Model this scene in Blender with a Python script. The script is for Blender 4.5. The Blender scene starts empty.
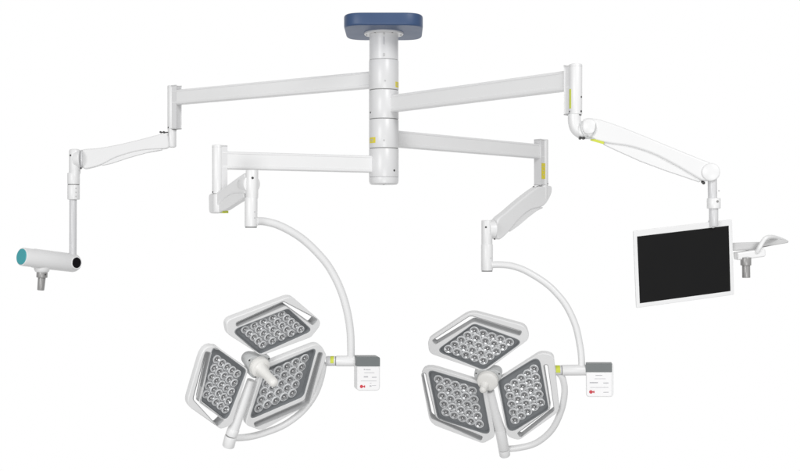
# Ceiling-mounted surgical lamp system with camera and monitor, on a white studio background
import bpy, bmesh, math, random
from mathutils import Vector, Matrix

scene = bpy.context.scene
COL = scene.collection
rng = random.Random(7)
F, CX, CY = 1100.0, 400.0, 235.5          # focal length and centre in photo pixels
CAM = Vector((0, 0, 1.5))
UP = Vector((0, 0, 1))

# ------------------------------------------------------------------ materials
def mat(name, col, rough=.4, metal=0.0, spec=.5, bump=0.0, bscale=300, var=0.0, coat=0.0, trans=0.0):
    m = bpy.data.materials.new(name); m.use_nodes = True
    nt = m.node_tree; b = nt.nodes['Principled BSDF']
    b.inputs['Base Color'].default_value = (*col, 1)
    b.inputs['Roughness'].default_value = rough
    b.inputs['Metallic'].default_value = metal
    b.inputs['Specular IOR Level'].default_value = spec
    b.inputs['Coat Weight'].default_value = coat
    b.inputs['Coat Roughness'].default_value = .12
    tc = nt.nodes.new('ShaderNodeTexCoord')
    if var:
        n = nt.nodes.new('ShaderNodeTexNoise'); n.inputs['Scale'].default_value = 9; n.inputs['Detail'].default_value = 4
        nt.links.new(tc.outputs['Object'], n.inputs['Vector'])
        mx = nt.nodes.new('ShaderNodeMix'); mx.data_type = 'RGBA'
        mx.inputs[6].default_value = (*[c * (1 - var) for c in col], 1); mx.inputs[7].default_value = (*[min(1, c * (1 + var)) for c in col], 1)
        nt.links.new(n.outputs['Fac'], mx.inputs[0]); nt.links.new(mx.outputs[2], b.inputs['Base Color'])
        mr = nt.nodes.new('ShaderNodeMapRange'); mr.inputs[3].default_value = rough * .85; mr.inputs[4].default_value = rough * 1.15
        nt.links.new(n.outputs['Fac'], mr.inputs[0]); nt.links.new(mr.outputs[0], b.inputs['Roughness'])
    if bump:
        n2 = nt.nodes.new('ShaderNodeTexNoise'); n2.inputs['Scale'].default_value = bscale; n2.inputs['Detail'].default_value = 3
        nt.links.new(tc.outputs['Object'], n2.inputs['Vector'])
        bp = nt.nodes.new('ShaderNodeBump'); bp.inputs['Strength'].default_value = bump; bp.inputs['Distance'].default_value = .001
        nt.links.new(n2.outputs['Fac'], bp.inputs['Height']); nt.links.new(bp.outputs[0], b.inputs['Normal'])
    return m

M = dict(
    white=mat('white_enamel', (.81, .81, .812), .34, var=.012),
    column=mat('column_enamel', (.73, .73, .735), .30, var=.012),
    flange=mat('shaded_flange_white', (.72, .72, .725), .32, var=.012),  # white enamel with the sleeve flange's shading put into the colour
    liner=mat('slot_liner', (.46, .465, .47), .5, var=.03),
    tube=mat('satin_tube', (.66, .66, .67), .28, var=.02),
    seam=mat('seam_grey', (.22, .22, .22), .5, var=.05),
    blue=mat('blue_enamel', (.040, .080, .178), .42, bump=.08, bscale=300, var=.04),
    tray=mat('grey_tray', (.205, .215, .225), .42, bump=.05, var=.04),
    field=mat('grey_field', (.33, .335, .345), .35, var=.05),
    rim=mat('lens_rim', (.66, .67, .68), .18, spec=.6, var=.02),
    cone=mat('lens_cone', (.56, .57, .58), .36, metal=.9, var=.04),
    core=mat('lens_core', (.085, .085, .09), .25, var=.1),
    dome=mat('lens_dome', (.6, .6, .6), .1, spec=.7, var=.03),
    cream=mat('cream_handle', (.80, .79, .765), .38, var=.02),
    hubgrey=mat('hub_grey', (.52, .53, .53), .4, var=.03),
    capgrey=mat('cap_grey', (.155, .17, .172), .4, bump=.05, var=.03),
    grip=mat('grip_grey', (.34, .335, .33), .35, metal=.25, var=.03),
    bracket=mat('bracket_grey', (.55, .55, .55), .4, var=.02),
    dark=mat('dark_steel', (.05, .05, .05), .35, metal=.4, var=.1),
    black=mat('black_glass', (.004, .003, .005), .2, spec=.15, var=.1),
    screen=mat('screen_black', (.0105, .0105, .0108), .45, spec=.12, var=.03),
    teal=mat('teal_cap', (.055, .36, .40), .42, var=.04),
    lime=mat('lime_label', (.60, .66, .06), .5, var=.04),
    yellow=mat('yellow_label', (.72, .62, .05), .5, var=.05),
    ink=mat('grey_ink', (.50, .50, .52), .6, var=.05),
    red=mat('red_ink', (.62, .05, .07), .5, var=.05),
    face=mat('label_face', (.86, .855, .86), .3, var=.01),
)

# ------------------------------------------------------------------ object helpers
WP = {}
def place(o, world, parent=None):
    COL.objects.link(o)
    if parent is not None:
        o.parent = parent
        o.matrix_parent_inverse = WP[parent.name].inverted()
    o.matrix_basis = world
    WP[o.name] = world.copy()
    return o

def thing(name, loc, label, cat, group=None):
    o = bpy.data.objects.new(name, None); o.empty_display_size = .05
    place(o, Matrix.Translation(loc))
    o['label'] = label; o['category'] = cat
    if group: o['group'] = group
    return o

def finish(me, smooth=35):
    if len(me.polygons):
        me.shade_smooth()
        me.set_sharp_from_angle(angle=math.radians(smooth))

def obj(name, bm, m, parent, label=None, smooth=35):
    """one mesh object; geometry in bm is in world coordinates"""
    bmesh.ops.recalc_face_normals(bm, faces=bm.faces)
    me = bpy.data.meshes.new(name); bm.to_mesh(me); bm.free()
    return obj_me(name, me, m, parent, label, smooth)

def obj_me(name, me, m, parent, label=None, smooth=35):
    lo = Vector([min(v.co[i] for v in me.vertices) for i in range(3)])
    hi = Vector([max(v.co[i] for v in me.vertices) for i in range(3)])
    c = (lo + hi) / 2
    me.transform(Matrix.Translation(-c))
    ms = m if isinstance(m, (list, tuple)) else [m]
    for x in ms: me.materials.append(M[x])
    finish(me, smooth)
    o = bpy.data.objects.new(name, me)
    place(o, Matrix.Translation(c), parent)
    if label: o['label'] = label
    return o

def P(px, py, d):
    return CAM + Vector(((px - CX) / F, 1, (CY - py) / F)) * d

def frame(n):
    n = n.normalized()
    x = UP.cross(n)
    x = Vector((1, 0, 0)) if x.length < 1e-4 else x.normalized()
    return x, n.cross(x), n

class Plane:
    """a plane of the object itself; hit() is where a sight line of the photograph meets it"""
    def __init__(s, o, n):
        s.o = Vector(o); s.x, s.y, s.n = frame(Vector(n))
    def hit(s, px, py, off=0.0):
        d = Vector(((px - CX) / F, 1, (CY - py) / F))
        t = (s.o + s.n * off - CAM).dot(s.n) / d.dot(s.n)
        return CAM + d * t
    def loc(s, px, py, off=0.0):
        v = s.hit(px, py, off) - s.o
        return Vector((v.dot(s.x), v.dot(s.y)))
    def w(s, p, off=0.0):
        return s.o + s.x * p[0] + s.y * p[1] + s.n * off
    def scale(s):
        return (s.o - CAM).y / F

def upright(a, b):
    """vertical plane through two points, normal towards the camera"""
    d = (b - a); d.z = 0
    n = d.cross(UP).normalized()
    if n.dot(CAM - a) < 0: n = -n
    return Plane(a, n)

def area2(p):
    return sum(p[i][0] * p[(i + 1) % len(p)][1] - p[(i + 1) % len(p)][0] * p[i][1] for i in range(len(p))) / 2

def rounded(pts, rad, seg=6):
    """round the corners of a 2-D polygon"""
    n = len(pts); out = []
    if not isinstance(rad, (list, tuple)): rad = [rad] * n
    for i in range(n):
        p = Vector(pts[i]); a = Vector(pts[i - 1]); b = Vector(pts[(i + 1) % n])
        u = (a - p); v = (b - p); lu, lv = u.length, v.length
        u.normalize(); v.normalize()
        r = rad[i]
        if r <= 0: out.append(p); continue
        ang = math.acos(max(-1, min(1, u.dot(v)))); t = min(r / max(.05, math.tan(ang / 2)), .48 * lu, .48 * lv)
        A, B = p + u * t, p + v * t
        for k in range(seg + 1):
            f = k / seg
            out.append(A * (1 - f) ** 2 + p * 2 * f * (1 - f) + B * f * f)
    return out

def spline2(pts, closed=True, per=6):
    n = len(pts); out = []
    rng = range(n if closed else n - 1)
    for i in rng:
        g = lambda k: Vector(pts[k % n]) if closed else Vector(pts[max(0, min(n - 1, k))])
        p0, p1, p2, p3 = g(i - 1), g(i), g(i + 1), g(i + 2)
        for k in range(per):
            t = k / per
            out.append(.5 * ((2 * p1) + (p2 - p0) * t + (2 * p0 - 5 * p1 + 4 * p2 - p3) * t * t + (3 * p1 - p0 - 3 * p2 + p3) * t ** 3))
    if not closed: out.append(Vector(pts[-1]))
    return out

def plate_mesh(pl, loops, back, front, bevel):
    """solid plate in plane pl from offset back to front; loops[0] outer, others holes; rounded edges"""
    cu = bpy.data.curves.new('tmp', 'CURVE'); cu.dimensions = '2D'; cu.fill_mode = 'BOTH'
    half = (front - back) / 2
    cu.extrude = max(half - bevel, 1e-5); cu.bevel_depth = bevel; cu.bevel_resolution = 3; cu.offset = -bevel
    for i, lp in enumerate(loops):
        ccw = area2(lp) > 0
        if ccw != (i == 0): lp = lp[::-1]
        sp = cu.splines.new('POLY'); sp.points.add(len(lp) - 1); sp.use_cyclic_u = True
        for q, p in zip(sp.points, lp): q.co = (p[0], p[1], 0, 1)
    o = bpy.data.objects.new('tmp', cu); COL.objects.link(o)
    dg = bpy.context.evaluated_depsgraph_get()
    me = bpy.data.meshes.new_from_object(o.evaluated_get(dg))
    bpy.data.objects.remove(o); bpy.data.curves.remove(cu)
    mid = (front + back) / 2
    R = Matrix((pl.x, pl.y, pl.n)).transposed().to_4x4()
    me.transform(Matrix.Translation(pl.o + pl.n * mid) @ R)
    return me

def plate(name, pl, loops, back, front, bevel, m, parent, label=None):
    me = plate_mesh(pl, loops, back, front, bevel)
    me.materials.clear()
    return obj_me(name, me, m, parent, label)

def loop(pl, pts, rad=0, off=0.0):
    s = pl.scale()
    q = [pl.loc(x, y, off) for x, y in pts]
    r = [k * s for k in rad] if isinstance(rad, (list, tuple)) else rad * s
    return rounded(q, r)

def lathe(bm, o, axis, prof, seg=40, mi=None, closed=True):
    """prof: (radius, distance along axis); mi: material index per profile segment"""
    x, y, n = frame(Vector(axis)); rings = []
    for r, h in prof:
        c = Vector(o) + n * h
        if r < 1e-6: rings.append([bm.verts.new(c)])
        else: rings.append([bm.verts.new(c + (x * math.cos(2 * math.pi * k / seg) + y * math.sin(2 * math.pi * k / seg)) * r) for k in range(seg)])
    for i in range(len(rings) - 1):
        a, b = rings[i], rings[i + 1]
        for k in range(seg):
            k2 = (k + 1) % seg
            if len(a) == 1 and len(b) == 1: continue
            if len(a) == 1: f = bm.faces.new((a[0], b[k2], b[k]))
            elif len(b) == 1: f = bm.faces.new((a[k], a[k2], b[0]))
            else: f = bm.faces.new((a[k], a[k2], b[k2], b[k]))
            if mi: f.material_index = mi[i]
    if closed:
        for ring, i in ((rings[0], 0), (rings[-1], -1)):
            if len(ring) > 2:
                f = bm.faces.new(ring)
                if mi: f.material_index = mi[i]
    return bm

def rod(bm, a, b, r, bev=.002, r2=None, seg=40):
    """cylinder between two points with eased ends"""
    a = Vector(a); b = Vector(b); L = (b - a).length; r2 = r if r2 is None else r2
    e = min(bev, L * .4)
    prof = [(r - e, 0), (r - e * .3, e * .3), (r, e), (r2, L - e), (r2 - e * .3, L - e * .3), (r2 - e, L)]
    return lathe(bm, a, b - a, prof, seg)

def smooth_path(pts, per=8):
    return spline2([Vector(p) for p in pts], False, per)

def tube(bm, pts, rad, seg=24, cap=True, squash=1.0):
    """tube swept along points (parallel transport), rad a number or list"""
    n = len(pts); rr = rad if isinstance(rad, (list, tuple)) else [rad] * n
    t0 = (pts[1] - pts[0]).normalized()
    ref = UP if abs(t0.dot(UP)) < .9 else Vector((0, 1, 0))
    u = t0.cross(ref).normalized(); rings = []
    for i in range(n):
        t = (pts[min(i + 1, n - 1)] - pts[max(i - 1, 0)]).normalized()
        u = (u - t * u.dot(t)).normalized(); v = t.cross(u)
        rings.append([bm.verts.new(pts[i] + (u * math.cos(2 * math.pi * k / seg) + v * squash * math.sin(2 * math.pi * k / seg)) * rr[i]) for k in range(seg)])
    for i in range(n - 1):
        for k in range(seg):
            k2 = (k + 1) % seg
            bm.faces.new((rings[i][k], rings[i][k2], rings[i + 1][k2], rings[i + 1][k]))
    if cap:
        bm.faces.new(rings[0]); bm.faces.new(rings[-1])
    return bm

def resample_r(rs, n):
    return [rs[min(int(i / (n - 1) * (len(rs) - 1)), len(rs) - 2)] * (1 - (i / (n - 1) * (len(rs) - 1) - min(int(i / (n - 1) * (len(rs) - 1)), len(rs) - 2)))
            + rs[min(int(i / (n - 1) * (len(rs) - 1)), len(rs) - 2) + 1] * (i / (n - 1) * (len(rs) - 1) - min(int(i / (n - 1) * (len(rs) - 1)), len(rs) - 2)) for i in range(n)]

def box(bm, c, X, Y, Z, sx, sy, sz, bev=.003, seg=3):
    r = bmesh.ops.create_cube(bm, size=1.0)
    vs = r['verts']
    Mx = Matrix((Vector(X).normalized() * sx, Vector(Y).normalized() * sy, Vector(Z).normalized() * sz)).transposed()
    for v in vs: v.co = Vector(c) + Mx @ v.co
    if bev:
        es = list({e for v in vs for e in v.link_edges})
        bmesh.ops.bevel(bm, geom=es, offset=bev, segments=seg, affect='EDGES', profile=.5)
    return bm

def disc(name, c, n, r, h, m, parent, bev=.0008, label=None):
    """short round head standing on a surface at c, sunk a little into it"""
    n = Vector(n).normalized(); bm = bmesh.new()
    rod(bm, Vector(c) - n * .004, Vector(c) + n * h, r, bev, seg=28)
    return obj(name, bm, m, parent, label)

def sweep_profile(bm, a, b, prof):
    """prof: (side, up) polygon extruded from a to b"""
    t = (b - a).normalized(); s = t.cross(UP).normalized(); u = s.cross(t)
    ra = [bm.verts.new(a + s * p[0] + u * p[1]) for p in prof]
    rb = [bm.verts.new(b + s * p[0] + u * p[1]) for p in prof]
    n = len(prof)
    for i in range(n):
        bm.faces.new((ra[i], ra[(i + 1) % n], rb[(i + 1) % n], rb[i]))
    bm.faces.new(ra); bm.faces.new(rb)
    return bm

def patch(name, c, r, ang, half, z0, z1, m, parent, h=.0012, marks=0):
    """label wrapped on a vertical cylinder; ang = 0 faces the camera, positive to the right"""
    bm = bmesh.new(); N = 8
    for rr0, rr1, a0, a1, q0, q1, mi in [(r - .001, r + h, ang - half, ang + half, z0, z1, 0)] + \
            [(r, r + h + .0006, ang - half * .5, ang + half * .45, z0 + (z1 - z0) * (.3 + .28 * k), z0 + (z1 - z0) * (.42 + .28 * k), 1) for k in range(marks)]:
        V = []
        for k in range(N + 1):
            a = a0 + (a1 - a0) * k / N
            d = Vector((math.sin(a), -math.cos(a), 0))
            V.append([bm.verts.new(Vector((c[0], c[1], 0)) + d * q + UP * z) for q, z in ((rr0, q0), (rr1, q0), (rr1, q1), (rr0, q1))])
        fs = []
        for k in range(N):
            for j in range(4):
                fs.append(bm.faces.new((V[k][j], V[k][(j + 1) % 4], V[k + 1][(j + 1) % 4], V[k + 1][j])))
        fs.append(bm.faces.new(V[0])); fs.append(bm.faces.new(V[-1]))
        for f in fs: f.material_index = mi
    return obj(name, bm, [m, 'ink'], parent)

# ------------------------------------------------------------------ ceiling mount and column
DC = 6.1
base = P(383.8, 33, DC)
mount = thing('ceiling_mount', base, 'blue rounded ceiling plate carrying a thick white column of stacked round collars', 'ceiling mount')
cx, cy = base.x, base.y
zpx = lambda y, d=DC: CAM.z + (CY - y) / F * d

pl = Plane((cx, cy, base.z), (0, 0, -1))
hw, hd = .214, .235
o2 = rounded([(-hw, -hd), (hw, -hd), (hw, hd), (-hw, hd)], .11, 12)
plate('mount_plate', pl, [o2], -.068, 0.0, .010, 'blue', mount)
bm = bmesh.new()
lathe(bm, (cx, cy, base.z + .002), (0, 0, -1), [(.095, 0), (.1085, .001), (.1085, .010), (.1065, .0125), (.086, .0135), (.080, .0135)], 64)
fl = obj('flange', bm, 'column', mount)
for a in range(6):
    an = math.radians(30 + 60 * a)
    disc('screw', (cx + .0955 * math.sin(an), cy - .0955 * math.cos(an), base.z - .0115), (0, 0, -1), .0045, .003, 'grip', fl)
RC = .0825
bm = bmesh.new()
lathe(bm, (cx, cy, zpx(33)), (0, 0, -1), [(RC - .0022, 0), (RC - .0022, zpx(33) - zpx(60.5)), (RC - .004, zpx(33) - zpx(60.3))], 72)
ut = obj('upper_tube', bm, 'column', mount)
d0 = Vector((0, -1, 0))
for yy, hh in ((36, 3), (43, 10), (57, 4)):
    a = math.radians(1)
    bm = bmesh.new()
    box(bm, (cx + .002, cy - RC + .0022, zpx(yy)), (1, 0, 0), (0, 1, 0), UP, .0115 if hh != 10 else .006, .004, hh / F * DC * .8, .0018, 2)
    obj('slot_cover', bm, 'ink' if hh == 10 else 'bracket', ut)
def collar(y0, y1, last=False):
    z0, z1 = zpx(y0), zpx(y1)
    bm = bmesh.new(); L = z0 - z1
    pr = [(RC - .004, 0), (RC - .0012, .0006), (RC, .003), (RC, L - .003), (RC - .0012, L - .0006), (RC - .004, L)]
    if last: pr = [(RC - .004, 0), (RC - .0012, .0006), (RC, .003), (RC, L - .002), (RC - .0008, L)]
    lathe(bm, (cx, cy, z0), (0, 0, -1), pr, 72)
    return obj('collar', bm, 'column', mount)
seams = [60.5, 90.6, 119.6, 148.8, 177.6]
cs = []
for i in range(4):
    cs.append(collar(seams[i] + .35, seams[i + 1] - .35, i == 3))
    if i < 3:
        bm = bmesh.new(); lathe(bm, (cx, cy, zpx(seams[i + 1] - .8)), (0, 0, -1), [(RC - .0034, 0), (RC - .0034, 1.6 / F * DC)], 64)
        obj('seam_ring', bm, 'seam', mount)
bm = bmesh.new()
L = zpx(177.4) - zpx(184.6)
lathe(bm, (cx, cy, zpx(177.4)), (0, 0, -1), [(RC - .003, 0), (RC - .0005, .001), (RC - .0005, L * .55), (RC - .004, L * .85), (RC - .012, L), (.0, L + .002)], 72)
bc = obj('bottom_cap', bm, 'column', mount)
disc('screw', (cx, cy - .02, zpx(184.6) - .001), (0, 0, -1), .006, .002, 'grip', bc)
def col_disc(px, py, r, m, par, h=.0014):
    s = (px - 383.8) / (RC / DC * F); a = math.asin(max(-.97, min(.97, s)))
    n = Vector((math.sin(a), -math.cos(a), 0))
    disc('screw', Vector((cx, cy, zpx(py, DC - RC * math.cos(a)))) + n * RC, n, r, h, m, par)
col_disc(370.6, 112.5, .0055, 'dark', cs[1]); col_disc(394.3, 170.4, .0062, 'dark', cs[3])
col_disc(385.3, 80.6, .0055, 'bracket', cs[0]); col_disc(384.2, 140.2, .0055, 'bracket', cs[2])
patch('warning_label', (cx, cy), RC, math.radians(66), math.radians(14), zpx(88.2), zpx(82.8), 'yellow', cs[0], marks=2)
patch('warning_label', (cx, cy), RC, math.radians(-50), math.radians(17), zpx(143.8), zpx(138.2), 'yellow', cs[2], marks=2)

# ------------------------------------------------------------------ suspension arms
H, W = .0465, .025
BEAM = [(-W, -H + .012), (-W + .003, -H + .005), (-W + .010, -H), (W - .010, -H), (W - .003, -H + .005), (W, -H + .012), (W, -H + .017), (W - .0025, -H + .0195),
        (W - .0025, H - .0135), (W, H - .011), (W, H - .009), (W - .003, H - .003), (W - .009, H), (-W + .009, H), (-W + .003, H - .003), (-W, H - .009), (-W, H - .011), (-W + .0025, H - .0135),
        (-W + .0025, -H + .0195), (-W, -H + .017)]
GRP = 'jointed suspension arms on the column'
def arm(label, zb, end_px, d_end, sl, start_dir=None):
    """horizontal beam from the column to a sleeve; returns (thing, sleeve centre, plane direction)"""
    e = P(end_px[0], end_px[1], d_end); e.z = CAM.z + zb
    c = Vector((cx, cy, e.z)); t = (e - c).normalized()
    root = thing('suspension_arm', e, label, 'arm', GRP)
    bm = bmesh.new(); sweep_profile(bm, c + t * .02, e - t * .02, BEAM)
    b = obj('beam', bm, 'white', root, smooth=25)
    # collar shoe against the column
    r, zt, zb_ = sl['r'], zpx(sl['top'], d_end), zpx(sl['bot'], d_end)
    bm = bmesh.new(); rod(bm, (e.x, e.y, zt), (e.x, e.y, zb_), r, .004, seg=48)
    s = obj('sleeve', bm, 'white', root)
    bm = bmesh.new(); rod(bm, (e.x, e.y, zt - .0125), (e.x, e.y, zt - .0115), r + .0004, .0002, seg=48); obj('cap_seam', bm, 'bracket', s)
    bm = bmesh.new()
    sd = t.cross(UP).normalized()
    f0, f1 = zt - .006, zb_ + .004
    box(bm, Vector((e.x, e.y, (f0 + f1) / 2)) - t * (sl['ext'] / 2), t, sd, UP, sl['ext'], r * 1.6, f0 - f1, .005, 3)
    obj('sleeve_flange', bm, 'flange', root)
    bm = bmesh.new(); rod(bm, (e.x, e.y, zb_ + .003), (e.x, e.y, zb_ - .006), r - .0035, .001, seg=40)
    obj('seam_ring', bm, 'seam', root)
    return root, s, e, t, r, zt, zb_

def screw_on(root, e, r, px, d, py, m='dark', rad=.0048):
    s = (px - (CX + (e.x) / e.y * F)) / (r / d * F); a = math.asin(max(-.96, min(.96, s)))
    n = Vector((math.sin(a), -math.cos(a), 0))
    disc('screw', Vector((e.x, e.y, zpx(py, d))) + n * r, n, rad, .0015, m, root)

def spring_arm(root, pl, main, cover, w, wc, label=None):
    q = [pl.loc(x, y) for x, y in main]
    m = plate('spring_arm', pl, [spline2(q, True, 5)], -w / 2, w / 2, .010, 'white', root, label)
    if cover:
        q = [pl.loc(x, y) for x, y in cover]
        plate('under_cover', pl, [rounded(q, .002)], -wc / 2, wc / 2, .004, 'white', m)
    return m

def hinge(par, pl, px, py, r, w, name='hinge_cap'):
    c = pl.hit(px, py); bm = bmesh.new()
    h = w / 2
    lathe(bm, c, pl.n, [(0, -h - .003), (r * .8, -h - .002), (r, -h + .004), (r, h - .004), (r * .93, h), (r * .86, h + .0016), (0, h + .004)], 48)
    return obj(name, bm, 'white', par)

def bolts(par, px, py, d, n=2, dx=3.2):
    for k in range(n):
        bm = bmesh.new(); c = P(px + dx * k, py, d)
        rod(bm, c - Vector((0, .012, 0)), c + Vector((0, .012, 0)), .0065, .0015, seg=20)
        obj('bolt', bm, 'dark', par)

# --- arm carrying the camera (top, to the left)
dA = 6.94
A, sl, e, t, r, zt, zb_ = arm('long upper white arm reaching left from the column to the teal-capped camera', .868, (172.3, 98.2), dA, dict(r=.0300, ext=.052, top=85.6, bot=129.3))
disc('screw', P(179.6, 113.5, dA - .01), (1, -.4, 0), .0045, .0025, 'dark', sl); disc('screw', P(179.6, 127.5, dA - .01), (1, -.4, 0), .0045, .0025, 'dark', sl); screw_on(sl, e, r, 169.0, dA, 127.8)
dA2 = 6.80
pa = upright(P(172, 137, dA), P(75, 158, dA2))
m = spring_arm(A, pa, [(166.5, 133.8), (158, 135.0), (141.6, 139.3), (116, 145.3), (96, 148.6), (84, 149.6), (80.5, 153), (80, 160), (83.8, 168.4), (92, 168), (103.5, 164.2), (116, 157.8), (133, 152.5), (146, 150.2), (160, 149.4), (168.4, 148.0), (168.8, 141)],
               [(98, 163), (104, 163.6), (116, 157), (133, 152), (146, 149), (160, 148.6), (163, 150.2), (146, 153.2), (128, 158.2), (112, 163.6), (103, 165.6)], .062, .046)
bm = bmesh.new(); c = P(172, 137, dA)
rod(bm, P(172, 127.8, dA), P(172, 147.5, dA), .0268, .010, seg=40); obj('elbow', bm, 'white', A)
bolts(A, 160.8, 132.2, dA - .02, 2, 3.2)
bm = bmesh.new(); box(bm, P(164, 132.4, dA - .02), (1, 0, 0), (0, 1, 0), UP, .050, .022, .006, .001, 1); obj('stop_plate', bm, 'dark', A)
hx = pa.hit(82.5, 159.5)
bm = bmesh.new(); lathe(bm, P(80.6, 159, dA2), pa.x, [(.030, 0), (.057, .001), (.057, .012), (.03, .013)], 48); obj('hinge_disc', bm, 'tube', A)
bm = bmesh.new(); rod(bm, P(74.8, 149.2, dA2), P(74.8, 174.6, dA2), .0345, .012, seg=40)
kn = obj('knuckle', bm, 'white', A)
bm = bmesh.new(); c0 = P(74.8, 159.3, dA2); rod(bm, c0, P(81.2, 159.1, dA2), .049, .006, r2=.055); obj('joint_boss', bm, 'white', kn)
screw_on(kn, P(74.8, 155, dA2), .0345, 71.9, dA2, 155.7, rad=.0062)
disc('bolt', P(80.8, 168.2, dA2 - .035), (0, -1, 0), .006, .003, 'dark', A)
ax = P(73.6, 180, dA2)
bm = bmesh.new(); rod(bm, P(73.6, 173, dA2), P(73.6, 184.4, dA2), .0375, .003); obj('drop_collar', bm, 'white', A)
bm = bmesh.new(); rod(bm, P(73.6, 184.0, dA2), P(73.6, 185.4, dA2), .0352, .0005); obj('seam_ring', bm, 'seam', A)
bm = bmesh.new(); rod(bm, P(73.6, 185, dA2), P(73.6, 199.6, dA2), .0372, .004); dcl = obj('drop_collar', bm, 'white', A)
for yy in (188.5, 192.5, 196.5): screw_on(dcl, ax, .0372, 77.3, dA2, yy, 'bracket', .0045)
bm = bmesh.new(); rod(bm, P(73.1, 198, dA2), P(72.9, 256.5, dA2), .0222, .002, seg=36); obj('drop_tube', bm, 'tube', A)

# --- arm carrying the tilted lamp (bottom, to the left)
dB = 5.75
B, sl, e, t, r, zt, zb_ = arm('short lower white arm reaching left from the bottom collar to the left lamp', .393, (217.6, 160.3), dB, dict(r=.0285, ext=.042, top=145.0, bot=193.6))
screw_on(sl, e, r, 213.3, dB, 192.2); screw_on(sl, e, r, 222.9, dB, 189.6)
dB2 = 5.52
pb = upright(P(219, 205, dB), P(251, 184, dB2))
m = spring_arm(B, pb, [(224, 190.6), (235, 182), (245.5, 174.6), (249, 174.2), (249.6, 184), (249, 193.2), (245.3, 193.6), (235.4, 194.2), (226.4, 199.4), (221, 206.5), (219.6, 212.2), (213.2, 212.8), (212.4, 203), (212.8, 194.6), (218, 193)],
               [(218.5, 210), (221, 205.5), (226.4, 198.6), (235.4, 193.4), (246, 192.6), (247, 198), (238, 203.4), (227.5, 210.2), (221, 211.6)], .050, .036)
bm = bmesh.new(); rod(bm, P(219, 193.8, dB), P(219, 212.6, dB), .0330, .006); obj('elbow', bm, 'white', B)
bm = bmesh.new(); box(bm, P(224.2, 212, dB - .01), pb.x, pb.n, UP, .030, .028, .008, .002, 2); obj('warning_label', bm, 'lime', B)
bm = bmesh.new(); rod(bm, P(252, 170, dB2), P(252, 198.4, dB2), .0312, .004); kn = obj('knuckle', bm, 'white', B)
bm = bmesh.new(); rod(bm, P(252, 184, dB2), P(245.4, 184.2, dB2 + .07), .046, .004); obj('joint_boss', bm, 'white', kn)
bm = bmesh.new(); rod(bm, P(251.2, 197.6, dB2), P(251.0, 226.8, dB2), .0318, .003); dt = obj('drop_tube', bm, 'white', B)
screw_on(kn, P(252, 178, dB2), .0312, 253.4, dB2, 178.2, rad=.0062)
for yy in (212, 218): screw_on(dt, P(251, 212, dB2), .0318, 255.2, dB2, yy, 'bracket', .0035)
disc('bolt', P(245.4, 191.6, dB2 + .04), (0, -1, 0), .0045, .003, 'dark', B)
bm = bmesh.new(); rod(bm, P(251, 226.6, dB2), P(251, 227.8, dB2), .029, .0005); obj('seam_ring', bm, 'seam', B)

# --- arm carrying the front-facing lamp (bottom, to the right)
dC = 7.12
C, sl, e, t, r, zt, zb_ = arm('lower right white arm holding the right lamp, with a yellow tag on its sleeve', .5405, (543.4, 152.6), dC, dict(r=.0310, ext=.060, top=139.4, bot=185.6))
n_ = t.cross(UP).normalized()
if n_.y > 0: n_ = -n_
s_ = Vector((e.x, e.y, zpx(171.4, dC))) - t * .034 + n_ * (r * .8 + .0006); x_ = UP.cross(n_)
bm = bmesh.new(); box(bm, s_, x_, n_, UP, .036, .003, .100, .0006, 1)
wl = obj('warning_label', bm, 'yellow', C)
for k in range(3):
    bm = bmesh.new(); box(bm, s_ + n_ * .0018 + UP * (.028 - .026 * k), x_, n_, UP, .012, .001, .004, 0); obj('printed_mark', bm, 'ink', wl)
screw_on(sl, e, r, 547.4, dC, 183.8)
bolts(C, 533.6, 187.0, dC - .03, 3, 3.4)
dC2 = 6.76
pc = upright(P(543, 195, dC), P(491, 232, dC2))
m = spring_arm(C, pc, [(534, 187.5), (541, 186.4), (548, 186.2), (548.6, 192), (545.8, 199), (541.5, 205), (536, 207.8), (529, 209.4), (521, 214.6), (513, 222.6), (507.5, 229.6), (502, 235.5), (496.5, 239.4), (493.6, 236), (493, 228.7), (495, 219), (503.7, 211.5), (519.6, 198)],
               [(504, 231), (507.5, 228.6), (513, 221.6), (521, 213.6), (529, 208.4), (537, 206.6), (541, 207.4), (534, 211.4), (526, 217.6), (516, 226), (508, 231.6)], .058, .042)
bm = bmesh.new(); rod(bm, P(542.6, 184.5, dC), P(542.6, 200, dC), .0330, .010); obj('elbow', bm, 'white', C)
bm = bmesh.new(); rod(bm, P(486.9, 220.2, dC2), P(486.9, 246, dC2), .0340, .005); kn = obj('knuckle', bm, 'white', C)
bm = bmesh.new(); rod(bm, P(486.9, 229.2, dC2), P(493.6, 229, dC2 + .02), .050, .008, r2=.058); obj('joint_boss', bm, 'white', kn)
bm = bmesh.new(); rod(bm, P(487, 244.4, dC2), P(487, 270.6, dC2), .0365, .003); dt = obj('drop_tube', bm, 'white', C)
bm = bmesh.new(); rod(bm, P(487, 270.4, dC2), P(487, 271.6, dC2), .033, .0005); obj('seam_ring', bm, 'seam', C)
screw_on(kn, P(486.9, 227, dC2), .034, 485.5, dC2, 227.2, rad=.0062)
screw_on(dt, P(487, 256, dC2), .0365, 490.3, dC2, 258, 'bracket', .004)
disc('bolt', P(494.6, 239.0, dC2 - .04), (0, -1, 0), .005, .003, 'dark', C)

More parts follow.
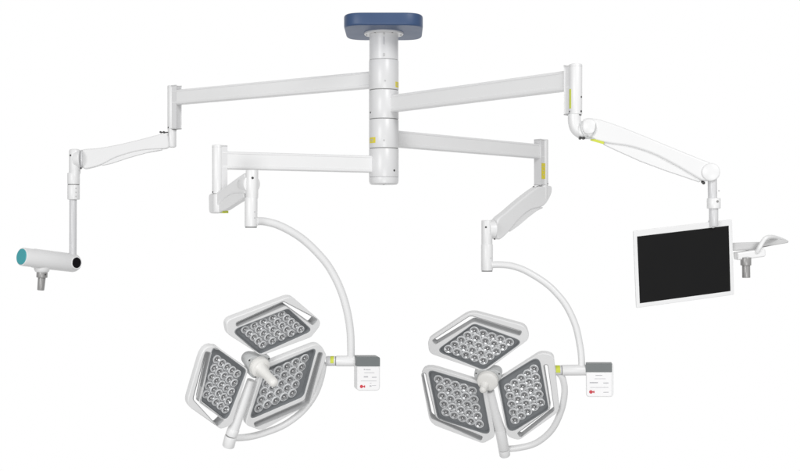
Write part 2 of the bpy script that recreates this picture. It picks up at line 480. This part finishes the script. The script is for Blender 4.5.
# --- arm carrying the monitor (top, to the right)
dD = 5.12
D, sl, e, t, r, zt, zb_ = arm('upper white arm reaching right from the column to the black-screened monitor', .724, (575.6, 79.5), dD, dict(r=.0305, ext=.046, top=64.2, bot=114.6))
screw_on(sl, e, r, 580.6, dD, 97.4, rad=.0046); screw_on(sl, e, r, 580.4, dD, 111.8, rad=.0052); screw_on(sl, e, r, 569.0, dD, 111.8, rad=.0046)
patch('warning_label', (e.x, e.y), r, math.radians(-64), math.radians(12), zpx(108.8, dD), zpx(89.5, dD), 'lime', sl, marks=0)
dD2 = 5.0
el = smooth_path([P(574.4, 114.6, dD), P(574.4, 121, dD), P(576.2, 128, dD), P(581, 132.6, dD), P(589, 134, dD)], 8)
bm = bmesh.new(); tube(bm, el, resample_r([.030, .030, .030, .028, .024], len(el))); obj('elbow', bm, 'white', D)
pd = upright(P(589, 127, dD), P(710, 172, dD2))
m = spring_arm(D, pd, [(584, 119.6), (596, 119.3), (614, 124.5), (640, 134.6), (670, 147), (698, 158.4), (711, 164), (713.5, 172), (709, 180), (702, 180.8), (691, 174.8), (674, 165), (653, 154.4), (630, 147), (606, 143.4), (590, 138.4), (582, 130)],
               [(600, 141.5), (606, 142.6), (630, 146), (653, 153.4), (674, 164), (691, 173.8), (702, 180.4), (699, 182.2), (664, 170.4), (640, 161.4), (616, 150.6), (604, 145)], .060, .040)
hinge(m, pd, 589.2, 127.2, .0365, .070); hinge(m, pd, 710.4, 172.4, .041, .070)
bolts(D, 580.2, 138.2, dD - .02, 2, 3.4)
disc('bolt', pd.hit(702.6, 182), (0, -1, -.3), .007, .02, 'dark', D)
lb = Plane(pd.hit(600, 141), pd.n)
plate('warning_label', lb, [loop(lb, [(591, 138.6), (604.5, 142.4), (604, 144.8), (590.6, 141)], .4)], .0290, .0318, .0005, 'lime', m)
cab = smooth_path([P(582, 121, dD - .04), P(580.6, 127, dD - .045), P(583, 134, dD - .045), P(588, 138.4, dD - .045), P(594, 138.6, dD - .045)], 6)
bm = bmesh.new(); tube(bm, cab, .0022, 10); obj('cable', bm, 'hubgrey', D)
cab = smooth_path([P(595.4, 123.5, dD - .04), P(595.6, 129, dD - .045), P(593, 134.6, dD - .045), P(587.5, 137.8, dD - .045)], 6)
bm = bmesh.new(); tube(bm, cab, .0022, 10); obj('cable', bm, 'hubgrey', D)
bm = bmesh.new(); rod(bm, P(712.3, 178, dD2), P(712.5, 200, dD2), .0205, .003); obj('drop_tube', bm, 'tube', D)
bm = bmesh.new(); rod(bm, P(713.7, 198.2, dD2), P(713.7, 208.6, dD2), .0305, .003); cl = obj('drop_collar', bm, 'white', D)
screw_on(cl, P(713.7, 203, dD2), .0305, 715.6, dD2, 201.6, 'grip', .006); screw_on(cl, P(713.7, 203, dD2), .0305, 717.6, dD2, 191, 'bracket', .003)
bm = bmesh.new(); rod(bm, P(713.6, 208, dD2), P(713.6, 226, dD2 + .01), .0205, .002); obj('drop_tube', bm, 'tube', D)

# ------------------------------------------------------------------ surgical camera
cam0 = P(73, 256, dA2)
K = thing('surgical_camera', cam0, 'small white barrel camera with teal end cap and grey handle at far left', 'camera')
pL, pR = P(21.6, 256.7, 6.52), P(75.5, 263.2, 6.83)
axd = (pR - pL); Lb = axd.length; an = axd.normalized()
bm = bmesh.new()
lathe(bm, pL, axd, [(.047, 0), (.0525, .0015), (.0545, .006), (.0545, .075), (.0575, .085), (.0575, Lb - .02), (.054, Lb - .004), (.044, Lb + .012), (.024, Lb + .024), (0, Lb + .029)], 64)
bd = obj('barrel', bm, 'white', K)
bm = bmesh.new(); lathe(bm, pL, -axd, [(.0475, -.003), (.0475, .002), (.045, .004), (0, .0045)], 56); obj('end_cap', bm, 'teal', K, 'teal round end cap')
sidev = an.cross(UP).normalized()
if sidev.y > 0: sidev = -sidev
qn = sidev
qc = pL + an * (Lb - .035)
bm = bmesh.new(); lathe(bm, qc + qn * .035, qn, [(.039, 0), (.039, .021), (.0365, .0245), (.033, .0235), (.033, .010)], 48, closed=False); obj('lens_ring', bm, 'white', K)
bm = bmesh.new(); lathe(bm, qc + qn * .045, qn, [(.0335, 0), (.0335, .009), (.031, .0125), (.012, .0135), (0, .0138)], 48); obj('lens', bm, 'black', K, 'black round lens')
gx = P(42.3, 262, 6.655)
bm = bmesh.new(); lathe(bm, gx, (-.06, 0, -1), [(.05, .02), (.046, .045), (.040, .058), (.034, .062), (.03, .063)], 48); obj('handle_boss', bm, 'white', K)
bm = bmesh.new(); rod(bm, P(42.2, 270.6, 6.655), P(41.9, 277.6, 6.655), .0325, .002); hg = obj('handle', bm, 'grip', K)
bm = bmesh.new(); rod(bm, P(41.9, 277, 6.655), P(40.7, 290.3, 6.655), .0228, .003, r2=.0205); obj('handle_stem', bm, 'grip', hg)
disc('screw', P(45.6, 274.6, 6.655 - .028), (.4, -.9, 0), .0045, .001, 'dark', hg)

# ------------------------------------------------------------------ monitor
yaw, pit, rol = .265, .126, -.109
R = Matrix.Rotation(yaw, 3, 'Z') @ Matrix.Rotation(pit, 3, 'X') @ Matrix.Rotation(rol, 3, 'Y')
mx, my, mz = R @ Vector((1, 0, 0)), R @ Vector((0, 1, 0)), R @ Vector((0, 0, 1))
mc = CAM + Vector((1.294, 5.0, -.127))
T = thing('monitor', mc, 'flat white-framed monitor with blank black screen hanging at far right', 'monitor')
pm = Plane(mc, -my); pm.x, pm.y, pm.n = mx, mz, -my
w2, h2 = .248, .176
sq = lambda w, h, r: rounded([(-w, -h), (w, -h), (w, h), (-w, h)], r, 5)
shift = lambda L, dx, dz: [Vector((p[0] + dx, p[1] + dz)) for p in L]
sw, sh = .2305, .1530
plate('housing', pm, [sq(w2, h2, .006), shift(sq(sw, sh, .001), 0, -.004)], -.008, 0, .002, 'white', T)
plate('screen', pm, [shift(sq(sw + .0005, sh + .0005, .001), 0, -.004)], -.007, -.0016, .0003, 'screen', T)
plate('back_shell', pm, [sq(w2 - .022, h2 - .018, .02)], -.046, -.0085, .012, 'white', T)
bm = bmesh.new(); c = mc - pm.n * .055 + UP * .02
box(bm, c, mx, my, mz, .12, .03, .12, .006); bp = obj('back_plate', bm, 'white', T)
top = P(713.6, 220, dD2 + .01)
bk = smooth_path([top, top - UP * .06 + Vector((-.02, .05, 0)), c + UP * .06 + mx * .05, c], 8)
bm = bmesh.new(); tube(bm, bk, .02); obj('hanger_tube', bm, 'tube', T)
# side bracket with positioning handle
dM = 5.06
bm = bmesh.new(); a0, a1 = P(728, 246.9, dM + .03), P(760, 245.8, dM + .03)
box(bm, (a0 + a1) / 2, a1 - a0, (0, 1, 0), UP, (a1 - a0).length, .03, .036, .004); obj('side_bracket', bm, 'bracket', T)
hp = Plane(P(746, 254, dM), (0.05, -1, -.05))
sb = plate('handle_mount', hp, [loop(hp, [(735.6, 252.6), (752, 250.2), (763.5, 248.2), (764.5, 256.4), (756, 257.4), (736.4, 260)], [1, 1, 2, 3, 2, 1])], -.035, .022, .006, 'white', T)
bm = bmesh.new()
pth = smooth_path([P(757, 252, dM - .02), P(759.5, 247.5, dM - .03), P(763.5, 240.5, dM - .035), P(767, 237.4, dM - .03), P(773, 236.8, dM), P(780, 238.6, dM + .05), P(786.6, 241.2, dM + .07)], 8)
tube(bm, pth, resample_r([.0105, .0105, .010, .0095, .0085, .0075, .0065], len(pth)), 20); hd_ = obj('handle_loop', bm, 'white', T)
hp2 = Plane(P(775, 243, dM + .05), (0, -1, 0))
plate('handle_wing', hp2, [loop(hp2, [(759, 248.0), (766, 240), (773, 238), (787.4, 240.8), (786.8, 242.8), (772, 245.4)], [.5, 1, 1, .8, 1, 1])], -.05, .02, .004, 'bracket', T)
bm = bmesh.new(); rod(bm, P(745.8, 257.4, dM - .01), P(745.8, 265.4, dM - .01), .0242, .002); g = obj('grip', bm, 'grip', T)
bm = bmesh.new(); rod(bm, P(746, 264.8, dM - .01), P(746.2, 277.8, dM - .01), .0182, .0015); obj('grip_stem', bm, 'grip', g)

# ------------------------------------------------------------------ surgical lamps
def led_mesh(r):
    """clear round lens: pale rim, faceted reflector, small dark chip with a bright bead"""
    bm = bmesh.new()
    lathe(bm, (0, 0, 0), (0, -1, 0), [(r, -.002), (r, .0030), (r * .94, .0052), (r * .82, .0064), (r * .76, .0058)], 24, [0, 0, 0, 0], closed=False)
    x, y, n = frame(Vector((0, -1, 0)))
    N = 12
    pt = lambda q, k, h: bm.verts.new((x * math.cos(math.pi * 2 * k / N) + y * math.sin(math.pi * 2 * k / N)) * q + n * h)
    outer = [pt(r * .78, k, (.0062 if k % 2 else .0030)) for k in range(N)]
    inner = [pt(r * .40, k + .5, .0018) for k in range(N)]
    for k in range(N):
        k2 = (k + 1) % N
        for f in ((outer[k], outer[k2], inner[k]), (inner[k], outer[k2], inner[k2])):
            q = bm.faces.new(f); q.material_index = 1
    lathe(bm, (0, 0, 0), (0, -1, 0), [(r * .42, .0017), (r * .36, .0024), (r * .22, .0030), (r * .17, .0052), (0, .0062)], 16, [2, 2, 3, 3], closed=False)
    me = bpy.data.meshes.new('led_lens'); bm.to_mesh(me); bm.free()
    for k in ('rim', 'cone', 'core', 'dome'): me.materials.append(M[k])
    finish(me, 14)
    return me

def light_head(root, pl, outer, orad, slot, panel, prad, leds, depth, r_led):
    """white body with a through slot that leaves a grab rail, a recessed grey tray and a 5 x 5 grid of lenses"""
    lo = loop(pl, outer, [q * 1.7 for q in orad]); ls = loop(pl, slot, [1.7, 5.5, 1.7, 1.7, 5, 1.7]); lp = loop(pl, panel, prad)
    hd = plate('light_head', pl, [lo, ls, lp], -.036, 0, .0045, 'white', root)
    # slot lining
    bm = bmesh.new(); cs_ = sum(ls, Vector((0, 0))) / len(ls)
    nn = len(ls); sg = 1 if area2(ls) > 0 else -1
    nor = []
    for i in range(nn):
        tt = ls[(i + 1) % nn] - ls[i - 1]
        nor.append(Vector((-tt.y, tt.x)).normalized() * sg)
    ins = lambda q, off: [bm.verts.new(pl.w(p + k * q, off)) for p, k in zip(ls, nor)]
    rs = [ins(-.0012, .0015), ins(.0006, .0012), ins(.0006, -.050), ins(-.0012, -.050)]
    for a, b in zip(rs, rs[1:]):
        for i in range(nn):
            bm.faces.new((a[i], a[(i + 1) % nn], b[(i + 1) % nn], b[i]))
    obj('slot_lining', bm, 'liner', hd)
    # tray
    bm = bmesh.new()
    c = sum(lp, Vector((0, 0))) / len(lp)
    def ring(f, off): return [bm.verts.new(pl.w(c + (p - c) * f, off)) for p in lp]
    rs = [ring(1.012, -.002), ring(.995, .0006), ring(.975, -.0005), ring(.955, -depth)]
    for a, b in zip(rs, rs[1:]):
        for i in range(len(a)):
            bm.faces.new((a[i], a[(i + 1) % len(a)], b[(i + 1) % len(a)], b[i]))
    bm.faces.new(rs[-1])
    obj('led_tray', bm, 'tray', hd)
    # lens field
    TL, TR, BL, BR = [pl.loc(x, y, -depth) for x, y in leds]
    g = lambda u, v: (TL * (1 - u) + TR * u) * (1 - v) + (BL * (1 - u) + BR * u) * v
    sp = min(((TR - TL).length + (BR - BL).length) / 8, ((BL - TL).length + (BR - TR).length) / 8)
    e = .115
    plate('lens_field', pl, [rounded([g(-e, -e), g(1 + e, -e), g(1 + e, 1 + e), g(-e, 1 + e)], sp * .35)], -depth - .002, -depth + .0032, .001, 'field', hd)
    me = led_mesh(sp * r_led)
    ang = Matrix((pl.x, -pl.n, pl.y)).transposed().to_4x4()
    for i in range(5):
        for j in range(5):
            o = bpy.data.objects.new('led_lens', me)
            place(o, Matrix.Translation(pl.w(g(i / 4, j / 4), -depth + .004)) @ ang @ Matrix.Rotation(rng.uniform(0, 6.28), 4, 'Y') @ Matrix.Rotation(rng.uniform(-.09, .09), 4, 'X'), hd)
    return hd

def lamp(label, hubpx, d, n, heads, handle, stem, ring, cross, tubepts, boxspec, depth, lobes):
    hub = P(hubpx[0], hubpx[1], d)
    pl = Plane(hub, n)
    root = thing('surgical_lamp', hub, label, 'surgical lamp', 'three-petal surgical lamps')
    for h in heads:
        p2 = pl
        light_head(root, p2, *h, depth=depth, r_led=.535)
    s = pl.scale()
    # hub: three-lobed grey bracket, round cream cap and sterile handle
    c0 = pl.loc(*hubpx)
    pts = []
    for k in range(48):
        a = 2 * math.pi * k / 48
        pts.append(c0 + Vector((math.cos(a), math.sin(a))) * s * (lobes[0] + lobes[1] * math.cos(3 * (a - lobes[2]))))
    hb = plate('hub', pl, [pts], -.060, .004, .006, 'hubgrey', root)
    for k in range(3):
        a = lobes[2] + 2 * math.pi * k / 3
        disc('screw', pl.w(c0 + Vector((math.cos(a), math.sin(a))) * s * (lobes[0] + lobes[1] * .3), .0035), pl.n, .005, .0015, 'dark', hb)
    rcap, hl, r0, r1, hn, hpt = handle
    bm = bmesh.new()
    lathe(bm, pl.w(c0, .003), pl.n, [(rcap * .92, 0), (rcap, .006), (rcap, .026), (rcap * .95, .033), (rcap * .82, .037), (rcap * .55, .039), (0, .040)], 56)
    hc = obj('handle_socket', bm, 'cream', root)
    hn = Vector(hn).normalized()
    b0 = pl.w(pl.loc(*hpt, .036), .034)
    bm = bmesh.new()
    lathe(bm, b0, hn, [(r0 * 1.25, -.006), (r0 * 1.12, .004), (r0, .014), (r1 * .94, hl * .45), (r1, hl * .75), (r1 * .97, hl - r1 * .7), (r1 * .78, hl - r1 * .28), (r1 * .45, hl - r1 * .05), (0, hl)], 40)
    obj('handle', bm, 'cream', root)
    # stem, ring
    off = -.02
    st = [pl.hit(x, y, off) for x, y, _ in stem]; rr = [q * s for _, _, q in stem]
    path = smooth_path(st[:3], 8); bm = bmesh.new(); tube(bm, path, resample_r(rr[:3], len(path))); stm = obj('stem', bm, 'white', root)
    bm = bmesh.new(); rod(bm, st[2] - (st[3] - st[2]).normalized() * .004, st[3], rr[3], .002); obj('stem_collar', bm, 'white', stm)
    bm = bmesh.new(); rod(bm, st[3] - (st[3] - st[2]).normalized() * .002, st[3] + (st[3] - st[2]).normalized() * .004, rr[3] * .93, .0005); obj('seam_ring', bm, 'seam', stm)
    bm = bmesh.new(); rod(bm, st[3] + (st[3] - st[2]).normalized() * .002, st[4], rr[4], .006); obj('stem_end', bm, 'white', stm)
    rp = smooth_path([pl.hit(x, y, -.045) for x, y in ring], 10)
    bm = bmesh.new(); tube(bm, rp, ring_r * s, 28); obj('yoke_ring', bm, 'white', root)
    # cross tube
    dx = (pl.hit(ring[-1][0], ring[-1][1], -.045) - CAM).y
    (xa, ya), (xl0, xl1), (xb, yb), rc = cross
    A0, A1 = P(xa, ya, dx), P(xb, yb, dx)
    dirx = (A1 - A0).normalized()
    at = lambda x: A0 + (A1 - A0) * ((x - xa) / (xb - xa))
    bm = bmesh.new(); rod(bm, at(xl0 - 4.5), at(xl1 + 1.2), rc * s * .93, .005); ec = obj('swivel_cap', bm, 'tube', root)
    ring_seam = bmesh.new(); rod(ring_seam, at(xl1 + .9), at(xl1 + 1.9), rc * s * .9, .0004); obj('seam_ring', ring_seam, 'seam', ec)
    bm = bmesh.new(); V = []; vdir = dirx.cross(Vector((0, -1, 0))).normalized(); fdir = vdir.cross(dirx).normalized()
    if vdir.z < 0: vdir = -vdir
    if fdir.y > 0: fdir = -fdir
    for k in range(13):
        a_ = math.radians(-20 + 100 * k / 12)
        q_ = fdir * math.cos(a_) + vdir * math.sin(a_)
        V.append([bm.verts.new(at(x_) + q_ * rc * s * f_) for x_, f_ in ((xl0, .90), (xl0, .955), (xl1 - .6, .955), (xl1 - .6, .90))])
    for a_, b_ in zip(V, V[1:]):
        for j in range(4): bm.faces.new((a_[j], a_[(j + 1) % 4], b_[(j + 1) % 4], b_[j]))
    bm.faces.new(V[0]); bm.faces.new(V[-1])
    obj('warning_label', bm, 'lime', ec)
    bm = bmesh.new(); rod(bm, at(xl1 + 1.6), A1, rc * s, .003); obj('cross_tube', bm, 'white', root)
    # long curved tube up to the arm
    nt_ = len(tubepts) - 1; d00 = tubepts[0][2]
    tp = smooth_path([P(q[0], q[1], d00 + (dx - d00) * (k / nt_)) for k, q in enumerate(tubepts)], 10)
    bm = bmesh.new(); tube(bm, tp, tube_r, 28); obj('curved_tube', bm, 'white', root)
    # control box
    (bx0, by0, bx1, by1, ycap), byaw, emb = boxspec
    nb = Vector((math.sin(byaw), -math.cos(byaw), -.02))
    cb = P((bx0 + bx1) / 2, (by0 + by1) / 2, dx - .045)
    pb = Plane(cb, nb)
    o = lambda x0, y0, x1, y1, r: loop(pb, [(x0, y0), (x1, y0), (x1, y1), (x0, y1)], r)
    box_ = plate('control_box', pb, [o(bx0, by0 + .3, bx1, by1, [1.8, 3.0, 4.0, 3.4])], -.075, 0, .004, 'white', root)
    plate('grey_cap', pb, [o(bx0 - .25, by0, bx1 - emb['cr'], ycap, [1, emb['r'], .4, .4])], -.076, .0022, .0012, 'capgrey', box_)
    pf = plate('control_face', pb, [o(bx0 + .8, ycap + .5, bx1 - 1.0 - emb['cr'], by1 - .9, 2.4)], -.002, .0014, .0004, 'face', box_)
    u = lambda fx, fy: (bx0 + .8 + (bx1 - bx0 - 1.8 - emb['cr']) * fx, ycap + .5 + (by1 - ycap - 1.4) * fy)
    for fx0, fy0, fx1, fy1 in emb['marks']:
        a_, b_ = u(fx0, fy0), u(fx1, fy1)
        plate('printed_mark', pb, [o(a_[0], a_[1], b_[0], b_[1], 0)], .001, .0019, .0001, 'ink', pf)
    ex, ey = u(*emb['pos'])
    cc = pb.loc(ex, ey); rr_ = 1.75 * s
    circ = [cc + Vector((math.cos(2 * math.pi * k / 24), math.sin(2 * math.pi * k / 24))) * rr_ for k in range(24)]
    plate('red_emblem', pb, [circ], .0008, .0022, .0002, 'red', pf)
    plate('red_emblem', pb, [o(ex + 1.2, ey - .5, ex + 2.6, ey + .55, .2)], .0008, .0022, .0002, 'red', pf)
    plate('red_emblem', pb, [o(ex + 2.4, ey - 1.1, ex + 3.6, ey + 1.2, .3)], .0008, .0022, .0002, 'red', pf)
    return root

# --- lamp tilted to the side
n1 = Vector((.58, -.73, -.37))
T1 = ([(225.5, 321), (291.5, 296), (323, 323), (311, 337.5), (261.5, 356), (228, 334.5)], [6, 8, 6, 4, 6, 6],
      [(236.0, 323.0), (283.5, 301.6), (317.5, 319.6), (312.8, 325.0), (285.4, 305.2), (236.8, 326.6)],
      [(231.5, 330.6), (288.3, 308.6), (312.6, 330.6), (259.8, 354.2)], [5, 6, 4, 6],
      [(244.2, 328.8), (280.9, 313.5), (262.0, 344.1), (300.0, 328.8)])
L1 = ([(205.5, 339), (248.5, 369.6), (232, 425), (221, 429.5), (186.2, 405)], [8, 4, 4, 4, 9],
      [(205.6, 351.5), (193, 399.2), (217.5, 426), (223.8, 419.8), (200.2, 401.5), (210.8, 353)],
      [(213.4, 345.5), (246.6, 370.2), (227, 421.5), (199.6, 402.2)], [4, 6, 6, 4],
      [(216.1, 358.7), (236.5, 373.3), (205.6, 393.7), (224.9, 408.9)])
R1 = ([(263.5, 365), (320.2, 342.5), (327, 356), (311, 403.5), (262, 431), (245, 425)], [4, 9, 5, 10, 8, 5],
      [(322.6, 353.2), (308.6, 404.5), (255.8, 427), (253.8, 423), (304.8, 400.6), (318.6, 352.2)],
      [(266.5, 368.6), (316.8, 347.4), (303.6, 396.6), (249.2, 420)], [4, 5, 7, 5],
      [(268.2, 374), (303.8, 357.8), (258, 407.4), (291.7, 392.5)])
ring_r, tube_r = 3.6, .0205
MK = [(.28, .08, .33, .14), (.35, .10, .60, .14), (.66, .80, .86, .82), (.56, .70, .64, .72), (.30, .24, .78, .265), (.28, .40, .48, .46), (.66, .43, .88, .47), (.14, .60, .88, .62), (.55, .80, .64, .86)]
lamp('three-petal surgical lamp tilted sideways, its long pale handle pointing to the lower right', (257.6, 365), 5.55, n1, [T1, L1, R1],
     (10.4 / F * 5.55, .140, .030, .0245, (.62, -.60, -.52), (260.6, 368.4)),
     [(251, 380, 4.0), (243.5, 402, 4.8), (233.6, 429.5, 5.65), (231.2, 435.2, 6.2), (228.2, 446.5, 6.3)],
     [(234, 438), (248, 437), (264, 433), (284, 425), (302, 411.6), (314.6, 395), (321, 378), (323.6, 363)],
     ((320, 361), (330.6, 334.6), (357.6, 361), 5.7),
     [(256, 221.3, 5.52), (264, 221.4, 5.52), (277, 224.6, 5.53), (291, 231.4, 5.55), (304, 240.2, 5.57), (317, 252.4, 5.59), (329, 267, 5.61), (339.5, 287, 5.63), (346.6, 309, 5.65), (350.3, 332, 5.65), (351, 358, 5.65)],
     ((357, 356.9, 380, 390.8, 366.4), .26, dict(cr=0, r=2.2, pos=(.17, .85), marks=MK)), .019, (12.2, 2.6, math.radians(150)))

# --- lamp facing forward
n2 = Vector((-.17, -.89, -.42))
T2 = ([(427.6, 340), (470.5, 311.5), (526, 326.4), (529.5, 339), (484.5, 372.3), (429, 353.5)], [6, 10, 6, 5, 8, 5],
      [(432, 340.6), (470.5, 315.6), (522, 331.4), (519.8, 335.6), (473.5, 321.3), (435.6, 344.2)],
      [(436, 351.0), (474, 323.6), (523.3, 341.5), (483.8, 370.2)], [5, 6, 5, 7],
      [(474.5, 330), (509.5, 341.5), (448.5, 348.6), (483.5, 360)])
L2 = ([(418.5, 363), (477, 381), (486.4, 386), (495.3, 437), (483, 443.8), (430, 424)], [8, 3, 3, 5, 4, 9],
      [(421.6, 374), (430.8, 418), (481, 440.6), (482.8, 436.8), (435.6, 417.6), (425.2, 372.8)],
      [(427.5, 369.3), (481.4, 385.4), (490.7, 435.8), (437.7, 418.8)], [5, 4, 6, 7],
      [(438.6, 378.6), (472.4, 390.1), (446, 411.7), (479.4, 423.5)])
R2 = ([(496.5, 381), (540.8, 352.6), (553.4, 355.4), (559.4, 411.4), (519, 440.5), (507, 437)], [4, 7, 4, 7, 4, 5],
      [(547.6, 364.6), (554.2, 410.6), (520.5, 437.4), (517.2, 433.4), (550.4, 408.8), (543.6, 365.2)],
      [(498, 380.8), (538.9, 355.8), (548.7, 409.4), (508.5, 434.6)], [5, 6, 6, 7],
      [(508.5, 386.9), (534.2, 368.2), (515, 419.6), (540.7, 401.9)])
ring_r, tube_r = 3.3, .0205
MK2 = [(.36, .10, .64, .13), (.32, .25, .78, .27), (.12, .40, .46, .45), (.68, .42, .90, .46), (.14, .62, .90, .64), (.68, .82, .90, .85)]
lamp('three-petal surgical lamp facing forward, with a round pale hub and stubby handle', (488, 379), 6.70, n2, [T2, L2, R2],
     (10.6 / F * 6.7, .058, .026, .0225, (-.30, -.72, -.62), (484.6, 385.2)),
     [(490, 391, 4.4), (494.6, 411, 4.7), (500.3, 430, 5.4), (503.8, 449, 5.6), (505, 455.5, 5.7)],
     [(504, 449), (518, 448), (536, 443), (551.6, 430), (561, 411), (564.6, 392), (562.4, 378), (556, 370)],
     ((552, 370.6), (560.4, 555.2), (587, 369.8), 5.4) if False else ((550, 370.4), (555.2, 560.2), (587, 370.0), 5.4),
     [(492, 264.8, 6.75), (500, 264.6, 6.75), (512, 266, 6.74), (526, 271, 6.73), (544.6, 282.4, 6.72), (556.6, 293.4, 6.71), (567, 307, 6.7), (575.6, 326, 6.7), (580, 346, 6.7), (581.4, 358, 6.7), (581.6, 368, 6.7)],
     ((586, 363.8, 613.4, 397, 372.2), -.16, dict(cr=1.4, r=.6, pos=(.17, .82), marks=MK2)), .019, (12.6, 2.4, math.radians(30)))

# ------------------------------------------------------------------ world: white studio surround, dimmer behind the camera
w = bpy.data.worlds.new('World'); scene.world = w; w.use_nodes = True
nt = w.node_tree; bg = nt.nodes['Background']
tc = nt.nodes.new('ShaderNodeTexCoord'); sx = nt.nodes.new('ShaderNodeSeparateXYZ')
nt.links.new(tc.outputs['Generated'], sx.inputs[0])
mr = nt.nodes.new('ShaderNodeMapRange'); mr.interpolation_type = 'SMOOTHSTEP'
mr.inputs[1].default_value = .30; mr.inputs[2].default_value = .88; mr.inputs[3].default_value = .40; mr.inputs[4].default_value = 1.0
nt.links.new(sx.outputs['Y'], mr.inputs[0]); nt.links.new(mr.outputs[0], bg.inputs['Strength'])
bg.inputs['Color'].default_value = (1, 1, 1, 1)

def area(name, loc, target, size, power):
    l = bpy.data.lights.new(name, 'AREA'); l.energy = power; l.shape = 'RECTANGLE'; l.size, l.size_y = size
    o = bpy.data.objects.new(name, l); COL.objects.link(o); o.location = loc
    o.rotation_euler = (Vector(target) - Vector(loc)).to_track_quat('-Z', 'Y').to_euler()
    return o
area('key_softbox', (5.5, -4, 8.5), (0, 6.2, 1.6), (4.0, 4.0), 610)
area('added_left_fill', (-6.5, -5, 3.2), (0, 6.2, 1.5), (4.5, 5.5), 510)  # unseen lamp, added to brighten the beam faces turned left
area('added_low_fill', (1.2, -6, -2.2), (0, 6.2, 1.3), (5.5, 3.5), 360)  # unseen lamp, added low in front to brighten the downward-facing heads

# ------------------------------------------------------------------ camera
cd = bpy.data.cameras.new('photo_camera'); co = bpy.data.objects.new('photo_camera', cd); COL.objects.link(co)
co.location = CAM; co.rotation_euler = (math.radians(90), 0, 0)
cd.sensor_width = 36; cd.lens = F / 800 * 36; cd.clip_end = 200
scene.camera = co
vs = scene.view_settings
vs.view_transform = 'Standard'; vs.look = 'None'; vs.exposure = 0; vs.gamma = 1
